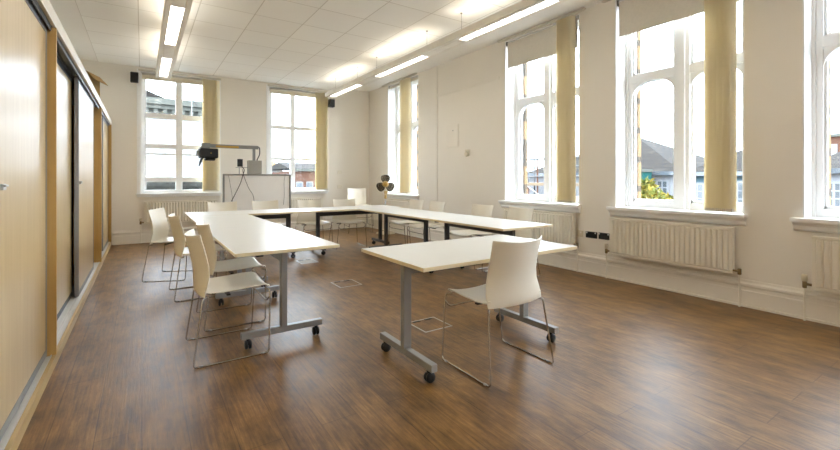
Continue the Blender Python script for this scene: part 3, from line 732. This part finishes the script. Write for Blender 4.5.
CH = [((0.525, 3.385), -90, 'ivory sled chair closest to the camera on the left row of tables', GS),
      ((0.665, 4.09), -90, 'ivory sled chair second from the camera on the left row, tucked under', GS),
      ((0.505, 5.17), -88, 'ivory sled chair third from the camera on the left row of tables', GS),
      ((0.335, 6.22), -113, 'ivory sled chair turned askew at the far end of the left row by the cupboards', GS),
      ((1.115, 7.405), 180, 'ivory sled chair at the far row below the projector arm, leftmost before the whiteboard', GB),
      ((1.80, 7.40), 180, 'ivory sled chair at the far row in front of the middle of the whiteboard', GB),
      ((2.56, 7.30), 180, 'ivory sled chair at the far row just right of the whiteboard', GB),
      ((3.17, 7.17), 176, 'ivory sled chair at the far row in front of the stacked chairs', GB),
      ((4.02, 6.41), 92, 'ivory sled chair at the right row closest to the fan', GR),
      ((4.00, 5.75), 88, 'ivory sled chair at the right row, second from the fan', GR),
      ((4.02, 4.63), 92, 'ivory sled chair at the right row, third from the fan', GR),
      ((4.02, 3.89), 88, 'ivory sled chair at the right row in front of the radiator under the scaffolding window', GR)]
for (x, y), a, lab, g in CH: dup(first, (x, y, 0), math.radians(a), lab, g)
for k in range(2):
    a = math.radians(170)
    fx, fy = -math.sin(a), math.cos(a)
    dup(first, (4.24 + fx * 0.05 * k, 8.98 + fy * 0.05 * k, 0.16 * k), a,
        ['lower ivory chair of the stack in the far corner', 'upper ivory chair of the stack in the far corner'][k], 'stacked chairs in the far corner')

# ------------------------------------------------------------------ whiteboard with projector arm
YW = 9.06
t = thing('whiteboard_stand', 'white presentation board with dark frame and projector arm at the far row', 'whiteboard', (2.005, YW, 0))
MB().box(-0.645, 0.645, -0.012, 0.012, 0.50, 1.325).build('board_panel', M['board'], t)
f = MB().box(-0.672, -0.640, -0.022, 0.022, 0.48, 1.352).box(0.640, 0.672, -0.022, 0.022, 0.48, 1.352).box(-0.640, 0.640, -0.022, 0.022, 1.32, 1.352).box(-0.640, 0.640, -0.022, 0.022, 0.48, 0.505)
f.build('board_frame', M['grey'], t, bevel=0.003)
for x in (-0.655, 0.655):
    MB().box(x - 0.018, x + 0.018, -0.018, 0.018, 0.05, 0.479).build('leg', M['grey'], t)
    MB().box(x - 0.022, x + 0.022, -0.30, 0.30, 0.0, 0.05).build('foot', M['grey'], t, bevel=0.006)
MB().box(-0.20, 0.055, -0.09, 0.09, 1.354, 1.63).build('control_box', M['greybox'], t, bevel=0.006)
ar = MB().box(-0.108, -0.058, -0.025, 0.025, 1.63, 1.90).build('arm_post', M['grey'], t, bevel=0.004)
arm = MB().box(-0.92, 0.005, -0.033, 0.033, 1.865, 1.935).build('projector_arm', M['grey'], t, bevel=0.012)
MB().box(-0.80, -0.38, -0.036, 0.036, 1.872, 1.912).build('arm_cover', M['gold'], arm, bevel=0.004)
MB().box(-1.05, -0.90, -0.06, 0.06, 1.85, 1.95).box(-1.08, -0.94, -0.05, 0.05, 1.847, 1.87).build('clamp', M['grey'], arm, bevel=0.015)
cab = MB()
cab.tube(fillet([(-0.02, 0, 1.92), (0.03, 0, 1.90), (0.035, 0, 1.76), (-0.02, 0, 1.65), (-0.02, 0, 1.63)], 0.06), 0.010, 8)
cab.build('arm_cable', M['black'], t)
ad = MB().box(-0.40, -0.30, -0.02, 0.03, 1.50, 1.655).build('power_adapter', M['black'], t, bevel=0.008)
MB().box(-0.43, -0.20, -0.03, 0.03, 1.478, 1.488).tube([(-0.365, 0, 1.354), (-0.365, 0, 1.48)], 0.008, 8).build('adapter_shelf', M['grey'], t)
c = MB()
c.tube(fillet([(-0.32, -0.028, 1.50), (-0.27, -0.034, 1.44), (-0.30, -0.036, 1.34), (-0.34, -0.036, 1.18), (-0.44, -0.036, 0.96), (-0.52, -0.036, 0.80)], 0.08), 0.0075, 8)
c.tube(fillet([(-0.31, -0.030, 1.45), (-0.29, -0.036, 1.32), (-0.19, -0.036, 1.05), (-0.10, -0.036, 0.92), (-0.07, -0.036, 0.62)], 0.08), 0.0045, 6)
c.tube(fillet([(-0.57, -0.030, 1.33), (-0.55, -0.032, 1.2), (-0.50, -0.032, 0.9), (-0.49, -0.032, 0.7)], 0.08), 0.003, 6)
c.tube(fillet([(0.55, -0.030, 1.35), (0.52, -0.032, 1.2), (0.53, -0.032, 0.9), (0.51, -0.032, 0.7)], 0.08), 0.003, 6)
c.build('cable', M['black'], t)
t = thing('projector', 'black projector hanging from the end of the grey arm', 'projector', (1.07, YW, 0))
MB().box(-0.16, 0.17, -0.13, 0.13, 1.655, 1.842).build('projector_body', M['black'], t, bevel=0.02)
MB().box(-0.06, 0.12, -0.10, 0.10, 1.61, 1.66).build('lower_housing', M['black'], t, bevel=0.012)
MB().box(-0.20, -0.155, -0.08, 0.08, 1.70, 1.80).build('lens_hood', M['grey'], t, bevel=0.008)
MB().box(0.03, 0.05, -0.136, -0.129, 1.74, 1.76).build('badge', M['gold'], t)
MB().tube([(-0.10, -0.06, 1.67), (-0.13, -0.07, 1.60), (-0.16, -0.08, 1.50)], [0.022, 0.022, 0.014], 8).build('lever', M['black'], t)
MB().lathe([(0.03, 1.835), (0.03, 1.8455)], (-0.03, 0, 0), 'z', 12).build('swivel_mount', M['grey'], t)

# ------------------------------------------------------------------ pedestal fan
t = thing('pedestal_fan', 'cream pedestal fan with brown blades and gold hub in the far corner', 'fan', (4.655, 8.40, 0), math.radians(-38 + 8))
MB().lathe([(0.215, 0.001), (0.22, 0.012), (0.19, 0.03), (0.05, 0.05), (0.03, 0.10)], n=28).build('base', M['cream'], t)
MB().lathe([(0.016, 0.09), (0.016, 0.62), (0.012, 0.62), (0.012, 0.90)], n=12).build('pole', M['chrome'], t)
MB().box(-0.03, 0.03, -0.03, 0.03, 0.80, 0.98).build('control_panel', M['gold'], t, bevel=0.008)
MB().lathe([(0.02, 0.09), (0.055, 0.075), (0.06, 0.0), (0.045, -0.045), (0.03, -0.05)], (0, 0.02, 1.12), 'y', 20).build('motor_housing', M['cream'], t)
MB().box(-0.02, 0.02, -0.01, 0.06, 0.965, 1.09).build('neck', M['cream'], t, bevel=0.005)
yf = -0.085
bl = MB()
for k in range(3):
    a0 = PI / 2 + k * 2 * PI / 3
    pts = []
    for r, w in ((0.03, 0.035), (0.06, 0.075), (0.10, 0.098), (0.14, 0.106), (0.175, 0.098), (0.20, 0.070), (0.212, 0.026)):
        pts.append((r, w))
    vs = []
    for r, w in pts:
        for s in (-1, -0.5, 0, 0.5, 1):
            u, v = r, w * s; ca, sa = math.cos(a0), math.sin(a0)
            vs.append((u * ca - v * sa, yf + 0.025 * s * (w / 0.08), 1.135 + u * sa + v * ca))
    fs = [(i * 5 + j, i * 5 + j + 1, (i + 1) * 5 + j + 1, (i + 1) * 5 + j) for i in range(6) for j in range(4)]
    bk = MB().add(vs, fs, True).build('blade', M['blade'], t)
    so = bk.modifiers.new('thickness', 'SOLIDIFY'); so.thickness = 0.004
MB().lathe([(0.001, yf - 0.06), (0.055, yf - 0.052), (0.072, yf - 0.03), (0.072, yf + 0.02), (0.03, yf + 0.03)], (0, 0, 1.135), 'y', 20).build('hub', M['gold'], t)
MB().tube([(0, yf + 0.02, 1.135), (0, -0.02, 1.135)], 0.008, 8).build('shaft', M['chrome'], t)
cg = MB()
def ring(r, y): return [(r * math.cos(2 * PI * i / 40), y, 1.135 + r * math.sin(2 * PI * i / 40)) for i in range(40)]
cg.tube(ring(0.245, yf), 0.0035, 6, True)
cg.tube(ring(0.05, yf - 0.075), 0.002, 5, True); cg.tube(ring(0.05, yf + 0.055), 0.002, 5, True); cg.tube(ring(0.16, yf - 0.06), 0.0012, 4, True)
for i in range(32):
    a = 2 * PI * i / 32; ca, sa = math.cos(a), math.sin(a)
    cg.tube([(0.05 * ca, yf - 0.075, 1.135 + 0.05 * sa), (0.16 * ca, yf - 0.06, 1.135 + 0.16 * sa), (0.235 * ca, yf - 0.02, 1.135 + 0.235 * sa), (0.245 * ca, yf, 1.135 + 0.245 * sa),
             (0.22 * ca, yf + 0.035, 1.135 + 0.22 * sa), (0.05 * ca, yf + 0.055, 1.135 + 0.05 * sa)], 0.0009, 4)
cg.build('guard', M['cream'], t)

# ------------------------------------------------------------------ floor boxes
def floor_box(x, y, rz, w, l, label, lid=True):
    t = thing('floor_box', label, 'floor box', (x, y, 0.0), rz, 'metal edged floor outlet covers')
    e = 0.012
    MB().box(-w / 2, w / 2, -l / 2, -l / 2 + e, 0.0005, 0.003).box(-w / 2, w / 2, l / 2 - e, l / 2, 0.0005, 0.003).box(-w / 2, -w / 2 + e, -l / 2 + e, l / 2 - e, 0.0005, 0.003).box(w / 2 - e, w / 2, -l / 2 + e, l / 2 - e, 0.0005, 0.003).build('rim', M['alu'], t)
    MB().box(-w / 2 + e, w / 2 - e, -l / 2 + e, l / 2 - e, 0.0005, 0.0022).build('lid', M['floor'] if lid else M['greybox'], t)
    b = MB()
    for s in (-1, 1): b.box(s * w * 0.22 - 0.035, s * w * 0.22 + 0.035, l / 2 - 0.040, l / 2 - 0.014, 0.0023, 0.005)
    b.build('cable_flap', M['black'], t)
floor_box(2.055, 2.93, 0.0, 0.28, 0.28, 'square floor outlet cover beside the leg of the nearest table')
floor_box(2.08, 6.20, 0.0, 0.26, 0.30, 'floor outlet cover by the casters of the far row', False)
floor_box(2.03, 4.63, 0.0, 0.28, 0.30, 'floor outlet cover in the open middle of the horseshoe')

# ------------------------------------------------------------------ outside
struct(MB().box(-60, 140, -80, 160, -4.9, -4.6).build('ground', M['asphalt']), 'street level ground outside', 'ground')
def house(name, label, cat, x0, x1, y0, y1, zw, zr, wall, hip=2.0, wins=(), group='houses across the street', chim=None):
    t = thing(name, label, cat, (x0, 0, -4.6), 0, group)
    zw += 4.6; zr += 4.6; d = x1 - x0
    MB().box(0, d, y0, y1, 0, zw).build('house_wall', M[wall], t)
    ov = 0.3; xm = d / 2
    vs = [(-ov, y0 - ov, zw), (d + ov, y0 - ov, zw), (d + ov, y1 + ov, zw), (-ov, y1 + ov, zw), (xm, y0 + hip, zr), (xm, y1 - hip, zr)]
    MB().add(vs, [(0, 1, 4), (1, 2, 5, 4), (2, 3, 5), (3, 0, 4, 5), (0, 3, 2, 1)]).build('roof', M['slate'], t)
    MB().box(-ov - 0.06, -ov + 0.06, y0 - ov, y1 + ov, zw - 0.16, zw + 0.03).build('gutter', M['dkglass'], t)
    for (y, z, w, h) in wins:
        wf = MB().box(-0.06, -0.002, y - w / 2 - 0.08, y + w / 2 + 0.08, z + 4.6 - 0.08, z + 4.6 + h + 0.08).build('window', M['hwhite'], t)
        g = MB()
        for k in range(2):
            for j in range(3):
                g.box(-0.07, -0.055, y - w / 2 + k * w / 2 + 0.04, y - w / 2 + (k + 1) * w / 2 - 0.04, z + 4.6 + j * h / 3 + 0.03, z + 4.6 + (j + 1) * h / 3 - 0.03)
        g.build('pane', M['dkglass'], wf)
    if chim:
        MB().box(xm - 0.4, xm + 0.4, chim - 0.4, chim + 0.4, zr - 0.4, zr + 1.0).build('chimney', M['redbrick'], t)
    return t
house('house', 'white rendered house with hipped slate roof behind the autumn tree', 'house', 22, 31, 10.0, 19.5, 1.60, 4.0, 'hwhite', 4.6, [(10.75, 0.15, 0.5, 1.0), (12.2, 0.15, 0.6, 1.0), (10.75, -2.2, 0.6, 1.2)])
house('house', 'pale blue house with slate roof right of the white rendered house', 'house', 22, 30, 5.85, 9.3, 1.55, 3.35, 'hblue', 1.9, [(9.15, 0.0, 0.5, 1.0), (7.2, 0.0, 0.7, 1.1)])
house('house', 'white cottage with slate roof seen in the window at the right edge', 'house', 22, 30, -3.0, 5.1, 1.62, 2.75, 'hwhite', 0.5, [(4.45, 0.2, 0.4, 0.9), (2.5, 0.2, 0.7, 1.0)])
t = thing('shop_annex', 'teal painted building beside the white rendered house', 'building', (20.0, 0, -4.6))
MB().box(0, 1.4, 11.0, 13.3, 0, 6.2).build('house_wall', M['hteal'], t)
MB().box(-0.1, 1.45, 10.95, 13.35, 6.2, 6.35).build('parapet', M['hstone'], t)
t = thing('tower_block', 'distant red brick block above the cottage roof', 'building', (62, 0, -4.6))
MB().box(0, 12, 8, 26 - 10.5, 0, 10.4).build('house_wall', M['redbrick'], t)
MB().box(-0.3, 12.3, 7.7, 15.8, 10.4, 10.7).build('parapet', M['hstone'], t)
w = MB()
for j in range(3):
    for k in range(4): w.box(-0.06, -0.002, 8.7 + k * 1.8, 9.7 + k * 1.8, 2 + j * 3, 3.6 + j * 3)
w.build('window_band', M['hwhite'], t)

def leafy(name, label, cat, c, rad, n, z_ground, group=None, size=0.13):
    t = thing(name, label, cat, (c[0], c[1], z_ground), 0, group)
    f = MB(); zc = c[2] - z_ground
    for i in range(n):
        while True:
            p = Vector([random.uniform(-1, 1) for _ in range(3)])
            if 0.25 < p.length < 1: break
        lump = 0.78 + 0.22 * math.sin(p.x * 5 + 1) * math.cos(p.y * 6) + 0.12 * math.sin(p.z * 7)
        p = Vector((p.x * rad[0], p.y * rad[1], p.z * rad[2])) * lump
        a = Vector([random.gauss(0, 1) for _ in range(3)]).normalized(); b = a.cross(Vector([random.gauss(0, 1) for _ in range(3)])).normalized()
        s = size * random.uniform(0.6, 1.3); o = Vector((0, 0, zc)) + p
        f.add([o - a * s, o - b * s * 0.5 + a * s * 0.1, o + a * s, o + b * s * 0.5 + a * s * 0.1], [(0, 1, 2, 3)])
    f.build('foliage', M['leaf'], t)
    tr = MB().tube([(0, 0, 0), (0.05, 0, zc * 0.5), (0, 0.05, zc)], [0.13, 0.09, 0.05], 8)
    for k in range(6):
        a = k * 1.05; tr.tube([(0.03, 0.02, zc * (0.55 + 0.05 * k)), (rad[0] * 0.6 * math.cos(a), rad[1] * 0.6 * math.sin(a), zc + rad[2] * 0.4 * math.sin(k * 2))], [0.05, 0.015], 6)
    tr.build('trunk', M['bark'], t)
leafy('tree', 'autumn tree with yellow green leaves outside the arched window', 'tree', (16.5, 8.75, 0.05), (1.3, 1.55, 1.25), 5200, -4.6)
leafy('bush', 'sparse yellow green bush in the window at the right edge', 'bush', (16.0, 3.0, -0.75), (0.9, 1.0, 1.15), 900, -4.6, None, 0.1)

# scaffolding with brick building behind
t = thing('scaffolding', 'steel scaffolding with timber deck outside the arched window', 'scaffolding', (20, 17.0, -4.6))
for y in (-3.0, -0.9, 0.1, 1.2, 3.2):
    for x in (0, 1.0): MB().tube([(x, y, 0), (x, y, 7.1 if y != -0.9 else 6.6)], 0.05, 8).build('upright', M['dark'] if y != 0.1 else M['redbrick'], t)
for z in (6.0, 6.55, 7.05): MB().tube([(-0.05, -3.4, z), (-0.05, 3.6, z)], 0.035 if z < 7 else 0.06, 8).build('ledger', M['dark'], t)
MB().box(-0.1, 1.1, -3.5, 3.7, 5.45, 5.62).build('deck', M['timber'], t)
MB().tube([(-0.06, -0.6, 4.6), (-0.06, 1.0, 5.5)], 0.035, 8).build('brace', M['grey'], t)
MB().box(-0.14, -0.06, -1.2, -0.6, 6.1, 6.4).build('clamp', M['dkglass'], t)
t = thing('brick_terrace', 'low brick terrace behind the scaffolding', 'building', (25.2, 0, -4.6))
MB().box(0, 6, 20.2, 32, 0, 5.6).build('house_wall', M['redbrick'], t)
MB().prism([(-0.3, 5.6), (6.3, 5.6), (3, 6.5)], 'y', 20.0, 32.2).build('roof', M['slate'], t)

# pale building seen through the left sash window
t = thing('pale_building', 'pale stone building with cornice outside the left sash window', 'building', (0, 24, -4.6))
MB().box(-6, 3.6, 0, 8, 0, 9.0).build('house_wall', M['hpale'], t)
co = MB().box(-6.2, 3.9, -0.45, 0, 9.45, 9.75).box(-6.1, 3.8, -0.30, 0, 9.25, 9.45).box(-6.1, 3.7, -0.1, 8, 9.0, 9.25)
for k in range(26): co.box(-6 + k * 0.38, -5.82 + k * 0.38, -0.26, 0, 9.05, 9.24)
co.build('cornice', M['hstone'], t)
MB().prism([(-6.1, 9.75), (1.2, 9.75), (0.2, 10.15), (-5.2, 10.15)], 'y', 0.1, 7).build('roof', M['slate'], t)
w = MB()
for x in (-4.4, -2.2): w.box(x, x + 1.1, -0.05, 0, 4.2, 6.6)
w.build('window', M['dkglass'], t)
t = thing('stone_parapet', 'mottled grey stone parapet just outside the left sash window', 'parapet', (0, 11.3, -4.6))
MB().box(-1.5, 2.0, 0, 0.45, 0, 5.68).box(-1.55, 2.05, -0.05, 0.5, 5.68, 5.80).build('coping', M['coping'], t)
t = thing('roof_aerial', 'thin black aerial against the sky in the left sash window', 'aerial', (1.75, 20.0, -4.6))
MB().tube([(0, 0, 0), (0, 0, 9.2)], 0.012, 6).build('mast', M['grey'], t)
ab = MB().tube([(-0.25, 0, 9.45), (0.25, 0, 8.95)], 0.018, 6)
for k in range(5): ab.tube([(-0.22 + 0.1 * k - 0.06, 0, 9.42 - 0.1 * k - 0.08), (-0.22 + 0.1 * k + 0.06, 0, 9.42 - 0.1 * k + 0.08)], 0.012, 5)
ab.build('antenna', M['black'], t)

# brick building and chimneys through the right sash window
t = thing('brick_building', 'red brick building with slate roof outside the right sash window', 'building', (0, 30, -4.6))
MB().box(8.95, 13.5, 0, 7, 0, 6.42).build('house_wall', M['redbrick'], t)
MB().box(8.85, 13.6, -0.2, 0.1, 6.42, 6.60).build('parapet', M['hstone'], t)
MB().add([(8.8, 0.1, 6.60), (13.7, 0.1, 6.60), (13.7, 3, 7.15), (8.8, 3, 7.15), (13.7, 7, 6.6), (8.8, 7, 6.6)], [(0, 1, 2, 3), (3, 2, 4, 5), (0, 3, 5), (1, 4, 2)]).build('roof', M['slate'], t)
for x in (9.25, 10.0, 11.2, 12.3):
    wf = MB().box(x, x + 0.5, -0.05, -0.002, 4.6, 5.65).build('window', M['hwhite'], t)
    MB().box(x + 0.05, x + 0.45, -0.07, -0.049, 4.65, 5.6).build('pane', M['dkglass'], wf)
def far_house(x0, x1, y, zw, zr, chim, label):
    t = thing('far_house', label, 'house', (0, y, -4.6), 0, 'distant houses in the right sash window')
    MB().box(x0, x1, 0, 6, 0, zw + 4.6).build('house_wall', M['hstone'], t)
    MB().add([(x0 - .2, -.2, zw + 4.6), (x1 + .2, -.2, zw + 4.6), (x1 + .2, 3, zr + 4.6), (x0 - .2, 3, zr + 4.6), (x1 + .2, 6.2, zw + 4.6), (x0 - .2, 6.2, zw + 4.6)], [(0, 1, 2, 3), (3, 2, 4, 5), (0, 3, 5), (1, 4, 2)]).build('roof', M['slate'], t)
    c = MB().box(chim - 0.45, chim + 0.45, 2.6, 3.4, zr + 3.8, zr + 5.5).build('chimney', M['stone'], t)
    pt = MB()
    for k in (-0.25, 0.05, 0.3): pt.lathe([(0.12, zr + 5.5), (0.10, zr + 5.85)], (chim + k, 3, 0), 'z', 8)
    pt.build('chimney_pot', M['redbrick'], c)
far_house(7.5, 11.5, 40, 1.2, 2.4, 10.4, 'distant stone house with the taller chimney at the left of the right sash window')
far_house(10.2, 14.0, 48, 1.0, 2.2, 12.9, 'distant stone house with chimney beside the brick building')

# ------------------------------------------------------------------ world, camera, view
wd = bpy.data.worlds.new('overcast sky'); bpy.context.scene.world = wd; wd.use_nodes = True
nt = wd.node_tree; N = nt.nodes; L = nt.links; bg = N['Background']
tc = N.new('ShaderNodeTexCoord'); nz = N.new('ShaderNodeTexNoise'); nz.inputs['Scale'].default_value = 2.2; nz.inputs['Detail'].default_value = 5
rp = N.new('ShaderNodeValToRGB'); rp.color_ramp.elements[0].position = 0.35; rp.color_ramp.elements[1].position = 0.7
rp.color_ramp.elements[0].color = (0.72, 0.83, 1.0, 1); rp.color_ramp.elements[1].color = (0.88, 0.94, 1.0, 1)
L.new(tc.outputs['Generated'], nz.inputs['Vector']); L.new(nz.outputs['Fac'], rp.inputs['Fac']); L.new(rp.outputs[0], bg.inputs['Color'])
bg.inputs['Strength'].default_value = 3.2

cd = bpy.data.cameras.new('camera'); cam = bpy.data.objects.new('camera', cd); COL.objects.link(cam)
cd.sensor_fit = 'HORIZONTAL'; cd.sensor_width = 36.0; cd.lens = 36.0 * 416.5 / 840
cd.shift_y = -46.0 / 840; cd.clip_start = 0.05; cd.clip_end = 400
cam.location = (0, 0, 1.25); cam.rotation_euler = (PI / 2, 0, -math.radians(33.72))
sc = bpy.context.scene; sc.camera = cam
vs = sc.view_settings; vs.view_transform = 'Standard'; vs.look = 'None'; vs.gamma = 1.0; vs.use_curve_mapping = False
vs.exposure = 2.52
sc.cycles.max_bounces = 10; sc.cycles.diffuse_bounces = 7; sc.cycles.transparent_max_bounces = 16
